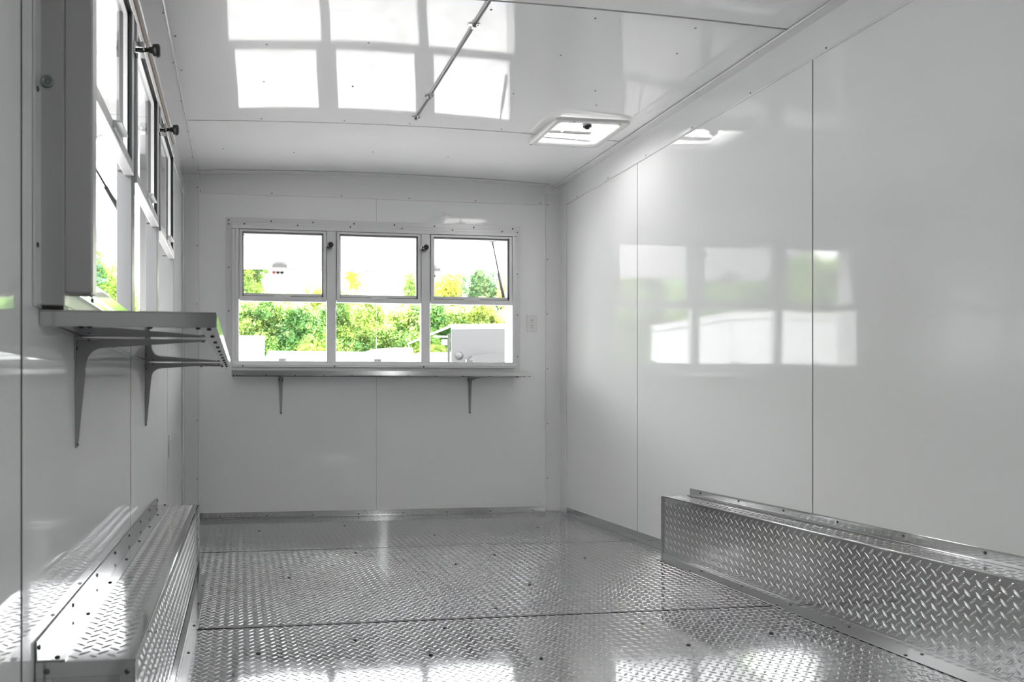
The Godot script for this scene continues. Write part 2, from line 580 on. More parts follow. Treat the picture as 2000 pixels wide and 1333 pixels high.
			# rolled bead along both free edges
			if k == 0:
				tube(st, Vector3(2.030, HC - 0.004, ZF), Vector3(2.030, HC - 0.004, ZB), 0.0042, 0.0042, 10)
				tube(st, Vector3(XR - 0.0035, 2.002, ZF + 0.1), Vector3(XR - 0.0035, 2.002, ZB), 0.0042, 0.0042, 10)
			elif k == 1:
				tube(st, Vector3(-0.268, HC - 0.005, ZF), Vector3(-0.268, HC - 0.005, ZB), 0.0042, 0.0042, 10)
				tube(st, Vector3(XL + 0.004, 1.98, ZF + 0.1), Vector3(XL + 0.004, 1.98, ZB), 0.0038, 0.0038, 10)
			else:
				var ex := -0.259 if k == 3 else 1.986
				tube(st, Vector3(ex, 0.03, ZF + 0.004), Vector3(ex, 2.09, ZF + 0.004), 0.0038, 0.0038, 10)
				var wx := XL + 0.004 if k == 3 else XR - 0.004
				tube(st, Vector3(wx, 0.03, ZF + 0.1), Vector3(wx, 2.09, ZF + 0.1), 0.0038, 0.0038, 10)
		var o := part("trim_%d" % (k + 1), st, M.trim, self)
		tag(o, tr[k][0], "trim", "", "structure")
		rivets(o, edge[k], 0.004, M.fine_rivet)

	# bare aluminium angle round the foot of the walls
	st = mb()
	bx(st, Vector3(-0.258, 0.0, ZF + 0.0005), Vector3(1.984, 0.036, ZF + 0.003), 0.0006)
	bx(st, Vector3(-0.258, 0.0005, ZF + 0.0005), Vector3(1.984, 0.003, ZF + 0.03), 0.0006)
	var b1 := part("baseboard_far", st, M.alum, self)
	tag(b1, "bare aluminium angle at the foot of the far wall", "baseboard", "", "structure")
	rv = []
	for k in 8:
		rv.append([Vector3(-0.13 + 0.29 * k, 0.012, ZF + 0.003), Vector3.BACK])
	rivets(b1, rv, 0.005)
	st = mb()
	bx(st, Vector3(XR - 0.003, 0.0, -4.56), Vector3(XR - 0.0005, 0.042, -3.235), 0.0006)
	bx(st, Vector3(XR - 0.03, 0.0005, -4.56), Vector3(XR - 0.0005, 0.003, -3.235), 0.0006)
	tag(part("baseboard_right", st, M.alum, self), "bare aluminium angle at the foot of the right wall", "baseboard", "", "structure")
	st = mb()
	bx(st, Vector3(XL + 0.0005, 0.0, -4.56), Vector3(XL + 0.003, 0.042, -3.2), 0.0006)
	bx(st, Vector3(XL + 0.0005, 0.0005, -4.56), Vector3(XL + 0.03, 0.003, -3.2), 0.0006)
	tag(part("baseboard_left", st, M.alum, self), "bare aluminium angle at the foot of the left wall", "baseboard", "", "structure")

# ---------------------------------------------------------------- windows
# Local frame: x along the wall (0 at the first sash's edge), y up, z into the room.
func window(called: String, label: String, at: Vector3, turn: float, near_post: bool) -> void:
	var w := base(called, at, turn)
	tag(w, label, "window", "", "structure")
	var pitch := 0.6025
	var sw := 0.537
	var last := 2.0 * pitch + sw          # right edge of the third sash
	var ox0 := -0.09 if near_post else -0.045
	var ox1 := last + 0.036
	var yb := 0.941
	var yt := 1.832
	var st := mb()
	# thin flange screwed to the wall
	var fx0 := -0.172 if near_post else -0.084
	var fx1 := last + 0.078
	bx(st, Vector3(fx0, 0.912, 0.0005), Vector3(ox0, 1.874, 0.004), 0.0008)
	bx(st, Vector3(ox1, 0.912, 0.0005), Vector3(fx1, 1.874, 0.004), 0.0008)
	bx(st, Vector3(ox0, yt, 0.0005), Vector3(ox1, 1.874, 0.004), 0.0008)
	bx(st, Vector3(ox0, 0.912, 0.0005), Vector3(ox1, yb, 0.004), 0.0008)
	var fg := part("flange", st, M.frame, w)
	var rv := []
	for k in 8:
		rv.append([Vector3(-0.065 + 0.262 * k, 1.855, 0.004), Vector3.BACK])
	for k in 4:
		rv.append([Vector3(-0.155 if near_post else -0.066, 1.02 + 0.27 * k, 0.004), Vector3.BACK])
		rv.append([Vector3(last + 0.058, 1.02 + 0.27 * k, 0.004), Vector3.BACK])
	rivets(fg, rv, 0.0052)
	# head, sill and jambs of stepped extrusion
	st = mb()
	bx(st, Vector3(ox0, 1.812, -0.075), Vector3(ox1, yt, 0.056), 0.0015)
	bx(st, Vector3(ox0, 1.79, -0.075), Vector3(ox1, 1.8125, 0.068), 0.0015)
	bx(st, Vector3(ox0, 1.779, 0.02), Vector3(ox1, 1.791, 0.0435), 0.001)
	var hd := part("frame_head", st, M.frame, w)
	rv = []
	for k in 6:
		rv.append([Vector3(0.03 + 0.33 * k, 1.822, 0.056), Vector3.BACK])
	rivets(hd, rv, 0.005)
	st = mb()
	bx(st, Vector3(ox0, 0.952, -0.075), Vector3(ox1, 0.978, 0.068), 0.0015)
	bx(st, Vector3(ox0, yb, 0.0), Vector3(ox1, 0.9525, 0.062), 0.0015)
	var sl := part("frame_sill", st, M.polish if near_post else M.frame, w)
	rv = []
	for k in 3:
		rv.append([Vector3(0.02 + 0.57 * k, 0.9465, 0.062), Vector3.BACK])
	rivets(sl, rv, 0.005)
	for s in 2:
		st = mb()
		if s == 0:
			bx(st, Vector3(ox0, 0.978, -0.075), Vector3(-0.024, 1.79, 0.060), 0.0015)
			bx(st, Vector3(-0.0245, 0.978, -0.075), Vector3(-0.003, 1.79, 0.068), 0.0015)
			bx(st, Vector3(-0.004, 1.358, 0.02), Vector3(0.009, 1.79, 0.0435), 0.001)
		else:
			bx(st, Vector3(last + 0.003, 0.978, -0.075), Vector3(last + 0.02, 1.79, 0.068), 0.0015)
			bx(st, Vector3(last - 0.009, 1.358, 0.02), Vector3(last + 0.004, 1.79, 0.0435), 0.001)
			bx(st, Vector3(last + 0.0195, 0.978, -0.075), Vector3(ox1, 1.79, 0.060), 0.0015)
		part("frame_jamb", st, M.dimmed_frame if near_post else M.frame, w)
	if near_post:
		# the deep closed post at the near end of the window, in two steps, with a plugged bolt hole
		st = mb()
		bx(st, Vector3(-0.131, 0.918, 0.0), Vector3(-0.0905, 2.0, 0.0435), 0.002)
		bx(st, Vector3(-0.131, 0.9405, 0.043), Vector3(-0.0905, 2.0, 0.0915), 0.003)
		var ps := part("end_post", st, M.post, w)
		st = mb(true)
		lathe(st, [[0.0115, 0.0], [0.0115, 0.002], [0.009, 0.0045], [0.0065, 0.0045], [0.0055, 0.002], [0.003, 0.002], [0.002, 0.004], [0.0, 0.0045]], 20, Transform3D(Basis(Vector3(0, 0, 1), Vector3(-1, 0, 0), Vector3(0, -1, 0)), Vector3(-0.131, 1.313, 0.014)))
		part("bolt_head", st, M.bolt, ps)
		st = mb()
		bx(st, Vector3(-0.130, 0.9116, 0.005), Vector3(-0.0915, 0.9178, 0.042))
		part("gap_shade", st, M.knob, ps)  # black box standing in for the dark gap under the post
		st = mb()
		bx(st, Vector3(-0.045, 1.842, 0.05), Vector3(ox1, 1.85, 0.062))
		part("wooden_spacer", st, M.wood, w)
		st = mb()
		bx(st, Vector3(-0.045, 1.852, 0.045), Vector3(ox1, 1.866, 0.072), 0.001)
		bx(st, Vector3(-0.045, 1.85, 0.004), Vector3(ox1, 1.8535, 0.07))
		part("head_trim", st, M.trim, w)
	for k in 2:
		st = mb()
		bx(st, Vector3(k * pitch + sw + 0.004, 0.978, 0.024), Vector3((k + 1) * pitch - 0.004, 1.79, 0.064), 0.0015)
		bx(st, Vector3(k * pitch + sw - 0.008, 1.358, 0.028), Vector3((k + 1) * pitch + 0.008, 1.79, 0.0435), 0.001)
		part("mullion", st, M.dimmed_frame if near_post else M.frame, w)
	# the three raised sashes; the lower half stands open
	for k in 3:
		var x0 := k * pitch
		var x1 := x0 + sw
		var y0 := 1.346
		var y1 := 1.7865
		st = mb()
		bx(st, Vector3(x0, y0, 0.045), Vector3(x0 + 0.019, y1, 0.07), 0.0015)
		bx(st, Vector3(x1 - 0.019, y0, 0.045), Vector3(x1, y1, 0.07), 0.0015)
		bx(st, Vector3(x0 + 0.019, y1 - 0.014, 0.045), Vector3(x1 - 0.019, y1, 0.07), 0.0015)
		bx(st, Vector3(x0 + 0.019, y0, 0.045), Vector3(x1 - 0.019, y0 + 0.030, 0.07), 0.0015)
		var sash := part("sash", st, M.frame, w)
		st = mb()
		var g0 := x0 + 0.019
		var g1 := x1 - 0.019
		var b0 := y0 + 0.030
		var b1 := y1 - 0.014
		for e in [[g0, b0, g0 + 0.003, b1], [g1 - 0.003, b0, g1, b1], [g0, b0, g1, b0 + 0.003], [g0, b1 - 0.003, g1, b1]]:
			bx(st, Vector3(e[0], e[1], 0.05), Vector3(e[2], e[3], 0.067))
		part("gasket", st, M.dark, sash)
		st = mb()
		for e in [[g0 + 0.003, b0, g0 + 0.007, b1], [g1 - 0.009, b0, g1 - 0.003, b1], [g0, b0 + 0.003, g1, b0 + 0.02], [g0, b1 - 0.011, g1, b1 - 0.003]]:
			bx(st, Vector3(e[0], e[1], 0.046), Vector3(e[2], e[3], 0.057))
		part("glazing_bead", st, M.frame, sash)
		st = mb()
		quad_out(st, Vector3(g0, b0, 0.052), Vector3(g1, b0, 0.052), Vector3(g1, b1, 0.052), Vector3(g0, b1, 0.052), Vector3(g0, b0, -1.0))
		part("pane", st, M.glass, sash)
		st = mb()
		var px := (x0 + x1) / 2.0 - 0.004
		bx(st, Vector3(px - 0.052, y0 + 0.012, 0.07), Vector3(px + 0.052, y0 + 0.030, 0.0735), 0.001)
		bx(st, Vector3(px - 0.048, y0 + 0.025, 0.07), Vector3(px + 0.048, y0 + 0.031, 0.088), 0.001)
		part("finger_pull", st, M.frame, sash)
		# the stop on the sill below
		st = mb()
		bx(st, Vector3(px - 0.023, 0.978, 0.025), Vector3(px + 0.023, 0.9955, 0.04), 0.001)
		part("sash_stop", st, M.frame, w)
	# spring latches on the two mullions: a metal keeper with a black knob
	for k in 2:
		var lx := k * pitch + sw + 0.012
		var ly := 1.69
		st = mb()
		bx(st, Vector3(lx - 0.016, ly - 0.016, 0.07), Vector3(lx + 0.022, ly + 0.016, 0.074), 0.001)
		bx(st, Vector3(lx - 0.014, ly - 0.002, 0.07), Vector3(lx + 0.014, ly + 0.016, 0.098), 0.002)
		bx(st, Vector3(lx - 0.014, ly - 0.016, 0.07), Vector3(lx + 0.020, ly - 0.013, 0.098), 0.001)
		var la := part("latch", st, M.polish, w)
		st = mb(true)
		lathe(st, [[0.006, 0.0], [0.006, 0.018], [0.009, 0.02], [0.0095, 0.028], [0.017, 0.030], [0.018, 0.044], [0.015, 0.048], [0.0, 0.049]], 14, Transform3D(Basis(Vector3(1, 0, 0), Vector3(0, 0, 1), Vector3(0, -1, 0)), Vector3(lx + 0.008, ly + 0.002, 0.088)))
		bx(st, Vector3(lx - 0.01, ly - 0.012, 0.074), Vector3(lx + 0.016, ly - 0.003, 0.092), 0.002)
		part("knob", st, M.knob, la)

# ---------------------------------------------------------------- counters on brackets
func bracket_outline(reach: float, drop: float, wide: float) -> PackedVector2Array:
	# x out from the wall, y down from the shelf (negative)
	var p := PackedVector2Array()
	p.append(Vector2(0, 0))
	p.append(Vector2(reach, 0))
	p.append(Vector2(reach, -0.004))
	var r := 0.036
	var c := Vector2(wide + r, -wide - r)
	for k in 9:
		var a := PI / 2.0 + PI / 2.0 * k / 8.0
		p.append(c + Vector2(cos(a), sin(a)) * r)
	p.append(Vector2(0.004, -drop))
	p.append(Vector2(0, -drop))
	return p

# local frame as for windows: x along the wall, z into the room; length along x
func counter(label: String, at: Vector3, turn: float, length: float, spots: Array) -> void:
	var c := base("serving_counter", at, turn)
	tag(c, label, "counter", "narrow serving counters under the windows")
	var y0 := 0.884
	var y1 := 0.911
	var deep := 0.309
	var st := mb()
	bx(st, Vector3(0, y1 - 0.003, 0.001), Vector3(length, y1, deep), 0.001)
	bx(st, Vector3(0, y0 + 0.001, 0.001), Vector3(0.003, y1 - 0.003, deep))
	bx(st, Vector3(length - 0.003, y0 + 0.001, 0.001), Vector3(length, y1 - 0.003, deep))
	bx(st, Vector3(0.003, y0 + 0.001, deep - 0.003), Vector3(length - 0.003, y1 - 0.003, deep))
	part("counter_top", st, M.counter, c)
	st = mb()
	bx(st, Vector3(0.003, y0 + 0.0015, 0.004), Vector3(length - 0.003, y0 + 0.0035, deep - 0.003))
	part("underside", st, M.under, c)
	# turned-in lip round the underside, riveted
	st = mb()
	bx(st, Vector3(0.0, y0 - 0.0015, deep - 0.03), Vector3(length, y0 + 0.0015, deep), 0.0006)
	bx(st, Vector3(0.0, y0 - 0.0015, 0.002), Vector3(0.02, y0 + 0.0015, deep - 0.03), 0.0006)
	bx(st, Vector3(length - 0.02, y0 - 0.0015, 0.002), Vector3(length, y0 + 0.0015, deep - 0.03), 0.0006)
	bx(st, Vector3(0.02, y0 - 0.0015, 0.002), Vector3(length - 0.02, y0 + 0.0015, 0.022), 0.0006)
	var lip := part("lip", st, M.counter, c)
	var rv := []
	var k := 0.03
	while k < length:
		rv.append([Vector3(k, y0 - 0.0015, deep - 0.015), Vector3.DOWN])
		k += 0.17
	for x in [0.07, 0.085, 0.19, 0.275]:
		rv.append([Vector3(0.01, y0 - 0.0015, x), Vector3.DOWN])
		rv.append([Vector3(length - 0.01, y0 - 0.0015, x), Vector3.DOWN])
	rivets(lip, rv, 0.005, M.dark)
	for s in spots:
		var sx: float = s
		var top := y0 - 0.0015
		st = mb()
		# upright fin in the plane across the wall: outline x -> out of the wall
		prism(st, bracket_outline(0.265, 0.222, 0.020), 0.004, Transform3D(Basis(Vector3(0, 0, 1), Vector3(0, 1, 0), Vector3(-1, 0, 0)), Vector3(sx + 0.002, top, 0.0025)))
		# tapered base plates on the wall and under the shelf
		var t0 := PackedVector2Array([Vector2(-0.017, 0), Vector2(0.017, 0), Vector2(0.012, -0.05), Vector2(0.006, -0.235), Vector2(-0.006, -0.235), Vector2(-0.012, -0.05)])
		prism(st, t0, 0.003, Transform3D(Basis(), Vector3(sx, top, 0.0008)))
		var t1 := PackedVector2Array([Vector2(-0.017, 0), Vector2(0.017, 0), Vector2(0.012, 0.05), Vector2(0.006, 0.275), Vector2(-0.006, 0.275), Vector2(-0.012, 0.05)])
		prism(st, t1, 0.003, Transform3D(Basis(Vector3(1, 0, 0), Vector3(0, 0, 1), Vector3(0, -1, 0)), Vector3(sx, top, 0.001)))
		var br := part("shelf_bracket", st, M.bracket, c)
		rivets(br, [[Vector3(sx, top - 0.228, 0.0038), Vector3.BACK], [Vector3(sx - 0.01, top - 0.022, 0.0038), Vector3.BACK], [Vector3(sx + 0.01, top - 0.022, 0.0038), Vector3.BACK], [Vector3(sx, top - 0.003, 0.27), Vector3.DOWN], [Vector3(sx - 0.01, top - 0.003, 0.03), Vector3.DOWN], [Vector3(sx + 0.01, top - 0.003, 0.03), Vector3.DOWN]], 0.0045)

# ---------------------------------------------------------------- wheel boxes
# side = +1 when the box stands on the left wall (its open face looks to +x), -1 on the right
func wheel_box(label: String, wall: float, side: float, z0: float, z1: float, out: float, h: float) -> void:
	var w := base("wheel_box", Vector3(wall, 0, 0))
	tag(w, label, "wheel box", "tread plate wheel boxes")
	var x1 := side * out
	var th := 0.003
	var lo := func(a: float, b: float) -> float: return minf(a, b)
	var box := func(st: SurfaceTool, xa: float, ya: float, za: float, xb: float, yb: float, zb: float, c: float) -> void:
		bx(st, Vector3(minf(xa, xb), ya, za), Vector3(maxf(xa, xb), yb, zb), c)
	var st := mb()
	box.call(st, side * 0.003, h - th, z0, x1, h, z1, 0.0012)
	var top := part("top_panel", st, M.tread, w)
	if side > 0.0:
		treads(top, Vector3(0.05, h, z0 + 0.004), Vector3.RIGHT, Vector3.BACK, Vector3.UP, Vector2(out - 0.055, z1 - z0 - 0.01))
	else:
		treads(top, Vector3(x1 + 0.004, h, z0 + 0.004), Vector3.RIGHT, Vector3.BACK, Vector3.UP, Vector2(out - 0.03, z1 - z0 - 0.01))
	st = mb()
	box.call(st, x1 - side * th, 0.0035, z0, x1, h - th, z1, 0.001)
	var sd := part("side_panel", st, M.tread, w)
	treads(sd, Vector3(x1, 0.036, z0 + 0.006), Vector3.BACK, Vector3.UP, Vector3.RIGHT * side, Vector2(z1 - z0 - 0.02, h - 0.045))
	# bright folded edge where top meets side
	st = mb(true)
	tube(st, Vector3(x1 - side * 0.002, h - 0.002, z0), Vector3(x1 - side * 0.002, h - 0.002, z1), 0.003, 0.003, 10)
	part("folded_edge", st, M.polish, w)
	for e in 2:
		var zz := z1 if e == 0 else z0
		var nz := 1.0 if e == 0 else -1.0
		st = mb()
		bx(st, Vector3(minf(side * 0.004, x1 - side * th), 0.0035, minf(zz, zz - nz * th)), Vector3(maxf(side * 0.004, x1 - side * th), h - th, maxf(zz, zz - nz * th)))
		var en := part("end_panel", st, M.tread, w)
		if e == 0:
			treads(en, Vector3(minf(side * 0.035, x1 - side * 0.03), 0.03, zz), Vector3.RIGHT, Vector3.UP, Vector3.BACK, Vector2(out - 0.065, h - 0.055), 0.06)
		# plain angle framing the end
		st = mb()
		var f := zz + nz * 0.0025
		var a := minf(zz, f)
		var b := maxf(zz, f)
		box.call(st, side * 0.003, h - 0.028, a, x1, h - 0.0005, b, 0.0008)
		box.call(st, side * 0.003, 0.0, a, side * 0.03, h - 0.028, b, 0.0008)
		box.call(st, x1 - side * 0.026, 0.0, a, x1 + (side * 0.009 if e == 1 else 0.0), h - 0.028 if e == 0 else h, b, 0.0008)
		var fr := part("end_angle", st, M.alum, w)
		rivets(fr, [[Vector3(side * 0.022, h - 0.016, zz + nz * 0.0025), Vector3(0, 0, nz)], [Vector3(x1 - side * 0.014, h - 0.022, zz + nz * 0.0025), Vector3(0, 0, nz)]], 0.005)
	# angle along the wall, lying over the top
	st = mb()
	box.call(st, side * 0.003, h, z0, side * 0.0055, h + 0.034, z1, 0.0008)
	var leg := 0.052 if side > 0.0 else 0.02
	box.call(st, side * 0.003, h + 0.0002, z0, side * leg, h + 0.0032, z1, 0.0008)
	var wa := part("wall_angle", st, M.alum, w)
	var rv := []
	var z := z1 - 0.012
	while z > z0:
		rv.append([Vector3(side * 0.0055, h + 0.022, z), Vector3.RIGHT * side])
		if side > 0.0:
			rv.append([Vector3(side * 0.036, h + 0.0032, z), Vector3.UP])
		z -= 0.262
	rivets(wa, rv, 0.005)
	# angle along the floor
	st = mb()
	box.call(st, x1 + side * 0.0006, 0.0035, z0, x1 + side * 0.003, 0.03, z1, 0.0008)
	box.call(st, x1 + side * 0.0006, 0.0015, z0 - 0.0, x1 + side * 0.042, 0.0042, z1, 0.0008)
	var fa := part("floor_angle", st, M.alum, w)
	rv = []
	z = z1 - 0.1
	while z > z0:
		rv.append([Vector3(x1 + side * 0.03, 0.0042, z), Vector3.UP])
		z -= 0.262
	rivets(fa, rv, 0.005)

# ---------------------------------------------------------------- fittings
func rounded(hx: float, hy: float, r: float, n := 5) -> PackedVector2Array:
	var p := PackedVector2Array()
	for c in [[hx - r, hy - r, 0.0], [-hx + r, hy - r, PI / 2], [-hx + r, -hy + r, PI], [hx - r, -hy + r, PI * 1.5]]:
		for k in n + 1:
			var a: float = c[2] + PI / 2.0 * k / n
			p.append(Vector2(c[0] + cos(a) * r, c[1] + sin(a) * r))
	return p

func ring(st: SurfaceTool, a: PackedVector2Array, ya: float, b: PackedVector2Array, yb: float, t: Transform3D, flip := false) -> void:
	var n := a.size()
	for k in n:
		var j := (k + 1) % n
		var q := [Vector3(a[k].x, ya, a[k].y), Vector3(b[k].x, yb, b[k].y), Vector3(b[j].x, yb, b[j].y), Vector3(a[j].x, ya, a[j].y)]
		var o := [0, 2, 1, 0, 3, 2] if flip else [0, 1, 2, 0, 2, 3]
		for i in o:
			st.add_vertex(t * (q[i] as Vector3))

func roof_vent() -> void:
	var cx := 1.735
	var cz := -3.665
	var q := Vector3(cx, HC, cz)
	var y := HC - arch(q) * 0.55
	var v := base("roof_vent", Vector3(cx, HC - 0.004, cz))
	tag(v, "square white roof vent with bright dome and black crank knob", "roof vent")
	var t := Transform3D()
	# garnish ring: from the outer lip down and into the well
	var st := mb(true)
	var hx := 0.200
	var hz := 0.192
	var prof := [[0.0, 0.004, 0.03], [0.002, -0.006, 0.03], [0.008, -0.010, 0.03], [0.026, -0.012, 0.03], [0.036, -0.009, 0.03], [0.044, 0.0, 0.032], [0.047, 0.02, 0.034], [0.048, 0.045, 0.034], [0.048, 0.068, 0.034]]
	for k in prof.size() - 1:
		var a := rounded(hx - prof[k][0], hz - prof[k][0], prof[k][2])
		var b := rounded(hx - prof[k + 1][0], hz - prof[k + 1][0], prof[k + 1][2])
		ring(st, a, prof[k][1], b, prof[k + 1][1], t)
	part("garnish_ring", st, M.plastic, v)
	# translucent dome lid
	st = mb(true)
	var pr := [[0.03, 0.063, 0.03], [0.034, 0.070, 0.03], [0.05, 0.080, 0.03], [0.1, 0.086, 0.02]]
	for k in pr.size() - 1:
		var a := rounded(hx - pr[k][0], hz - pr[k][0], pr[k][2])
		var b := rounded(hx - pr[k + 1][0], hz - pr[k + 1][0], pr[k + 1][2])
		for i in a.size():
			var j := (i + 1) % a.size()
			quad_out(st, Vector3(a[i].x, pr[k][1], a[i].y), Vector3(a[j].x, pr[k][1], a[j].y), Vector3(b[j].x, pr[k + 1][1], b[j].y), Vector3(b[i].x, pr[k + 1][1], b[i].y), Vector3.ZERO)
			if k == pr.size() - 2:
				tri_out(st, Vector3(b[i].x, pr[k + 1][1], b[i].y), Vector3(b[j].x, pr[k + 1][1], b[j].y), Vector3(0, 0.088, 0), Vector3.ZERO)
	part("dome", st, M.dome, v)
	# cross ribs and crank
	st = mb()
	bx(st, Vector3(-0.15, 0.05, -0.004), Vector3(0.15, 0.055, 0.004), 0.001)
	bx(st, Vector3(-0.03, 0.05, -0.14), Vector3(-0.022, 0.055, 0.14), 0.001)
	part("screen_rib", st, M.plastic, v)
	st = mb(true)
	lathe(st, [[0.0, -0.012], [0.012, -0.012], [0.014, -0.004], [0.024, -0.003], [0.025, 0.01], [0.02, 0.013], [0.009, 0.014], [0.008, 0.07]], 6, Transform3D(Basis(), Vector3(0.005, -0.004, 0.10)))
	part("crank_knob", st, M.knob, v)
	st = mb(true)
	lathe(st, [[0.0, 0.0], [0.03, 0.0], [0.033, 0.006], [0.033, 0.012]], 20, Transform3D(Basis(), Vector3(0.005, 0.014, 0.10)))
	part("crank_boss", st, M.plastic, v)
	rivets(v, [[Vector3(-0.185, -0.012, -0.17), Vector3.DOWN], [Vector3(0.06, -0.012, -0.176), Vector3.DOWN], [Vector3(-0.1, -0.012, 0.176), Vector3.DOWN], [Vector3(0.14, -0.012, 0.176), Vector3.DOWN]], 0.004)

func outlet(label: String, at: Vector3, turn: float) -> void:
	var o := base("wall_outlet", at, turn)
	tag(o, label, "outlet", "white wall outlets")
	var st := mb()
	bx(st, Vector3(-0.034, -0.055, 0.0008), Vector3(0.034, 0.055, 0.0065), 0.0025)
	var p := part("cover_plate", st, M.plastic, o)
	st = mb()
	bx(st, Vector3(-0.0165, -0.034, 0.0065), Vector3(0.0165, 0.034, 0.0085), 0.001)
	part("receptacle", st, M.plastic, o)
	st = mb()
	for y in [0.019, -0.017]:
		for x in [-0.0062, 0.0062]:
			bx(st, Vector3(x - 0.0013, y - 0.001, 0.0082), Vector3(x + 0.0013, y + 0.0075, 0.0088))
		bx(st, Vector3(-0.0026, y - 0.0125, 0.0082), Vector3(0.0026, y - 0.007, 0.0088))
	part("slots", st, M.dark, o)
	rivets(p, [[Vector3(0, 0.047, 0.0065), Vector3.BACK], [Vector3(0, -0.047, 0.0065), Vector3.BACK]], 0.003, M.plastic)

func conduit() -> void:
	var y := HC + 0.03 - 0.0075
	var c := base("conduit", Vector3(0.87, y, 0))
	tag(c, "thin shiny conduit clipped along the middle of the ceiling", "conduit")
	var st := mb(true)
	tube(st, Vector3(0, 0, -3.655), Vector3(0, 0, 1.1), 0.0065, 0.0065, 14)
	part("pipe", st, M.polish, c)
	for z in [-3.648, -3.38, -2.71, -2.04, -1.37]:
		st = mb()
		bx(st, Vector3(-0.009, -0.0085, z - 0.008), Vector3(0.009, 0.0055, z + 0.008), 0.002)
		bx(st, Vector3(-0.022, 0.0035, z - 0.008), Vector3(0.022, 0.006, z + 0.008), 0.0008)
		var cl := part("pipe_strap", st, M.alum, c)
		rivets(cl, [[Vector3(0.016, 0.0035, z), Vector3.DOWN]], 0.004)

# ---------------------------------------------------------------- outside
# local frame: hinge line along x at the wall's outside, z towards the outside
func awning(label: String, at: Vector3, turn: float, length: float, deep: float, droop: float) -> Node3D:
	var a := base("awning", at, turn)
	tag(a, label, "awning", "raised awning flaps outside")
	var tilt := Transform3D(Basis(Vector3.RIGHT, droop), Vector3.ZERO)
	var st := mb()
	bx(st, Vector3(0, 0, 0), Vector3(length, 0.03, deep - 0.012), 0.002, tilt)
	part("panel", st, M.white_paint, a)
	st = mb()
	bx(st, Vector3(-0.012, -0.006, deep - 0.012), Vector3(length + 0.012, 0.036, deep), 0.002, tilt)
	bx(st, Vector3(-0.012, -0.006, 0), Vector3(0, 0.036, deep - 0.012), 0.002, tilt)
	bx(st, Vector3(length, -0.006, 0), Vector3(length + 0.012, 0.036, deep - 0.012), 0.002, tilt)
	part("edge_trim", st, M.frame, a)
	st = mb()
	tube(st, Vector3(0, 0.0, -0.004), Vector3(length, 0.0, -0.004), 0.012, 0.012, 10)
	part("hinge", st, M.frame, a)
	return a

func strut(a: Node3D, from: Vector3, to: Vector3) -> void:
	var st := mb(true)
	var m := from.lerp(to, 0.45)
	tube(st, from, m, 0.011, 0.011, 10)
	tube(st, m, to, 0.005, 0.005, 8)
	part("gas_strut", st, M.knob, a)
	st = mb()
	bx(st, to - Vector3(0.02, 0.012, 0.02), to + Vector3(0.02, 0.03, 0.02), 0.003)
	part("strut_bracket", st, M.grey_paint, a)

func awning_light(label: String, at: Vector3, droop: float) -> void:
	var o := base("awning_light", at)
	tag(o, label, "light", "clearance lights under the awning")
	var t := Transform3D(Basis(Vector3.RIGHT, droop), Vector3.ZERO)
	var st := mb()
	prism(st, PackedVector2Array([Vector2(0.0, 0.0), Vector2(0.12, 0.0), Vector2(0.118, -0.014), Vector2(0.09, -0.022), Vector2(0.03, -0.026), Vector2(0.0, -0.022)]), 0.105, t * Transform3D(Basis(Vector3(0, 0, -1), Vector3(0, 1, 0), Vector3(1, 0, 0)), Vector3(-0.052, 0, 0.0)))
	part("housing", st, M.grey_paint, o)
	st = mb()
	for k in 3:
		bx(st, Vector3(-0.05 + 0.03 * k, -0.034, -0.1), Vector3(-0.028 + 0.03 * k, -0.02, -0.07), 0.003, t)
		part("lens", st, M.red if k == 0 else M.knob, o)
		st = mb()

func leaf_clump(seed_n: int, size: float) -> ArrayMesh:
	var r := RandomNumberGenerator.new()
	r.seed = seed_n
	var st := mb()
	for k in 9:
		var c := Vector3(r.randfn(), r.randfn(), r.randfn()) * size * 1.1
		var x := Vector3(r.randfn(), r.randfn() * 0.5, r.randfn()).normalized()
		var y := x.cross(Vector3(r.randfn(), r.randfn(), r.randfn())).normalized()
		var l := size * r.randf_range(0.8, 1.4)
		var w := l * 0.45
		var n := x.cross(y) * l * 0.12
		var a := c - x * l
		var b := c + y * w + n
		var d := c + x * l
		var e := c - y * w + n
		for v in [a, b, d, a, d, e]: st.add_vertex(v)
	st.generate_normals()
	return st.commit()

var clumps := []

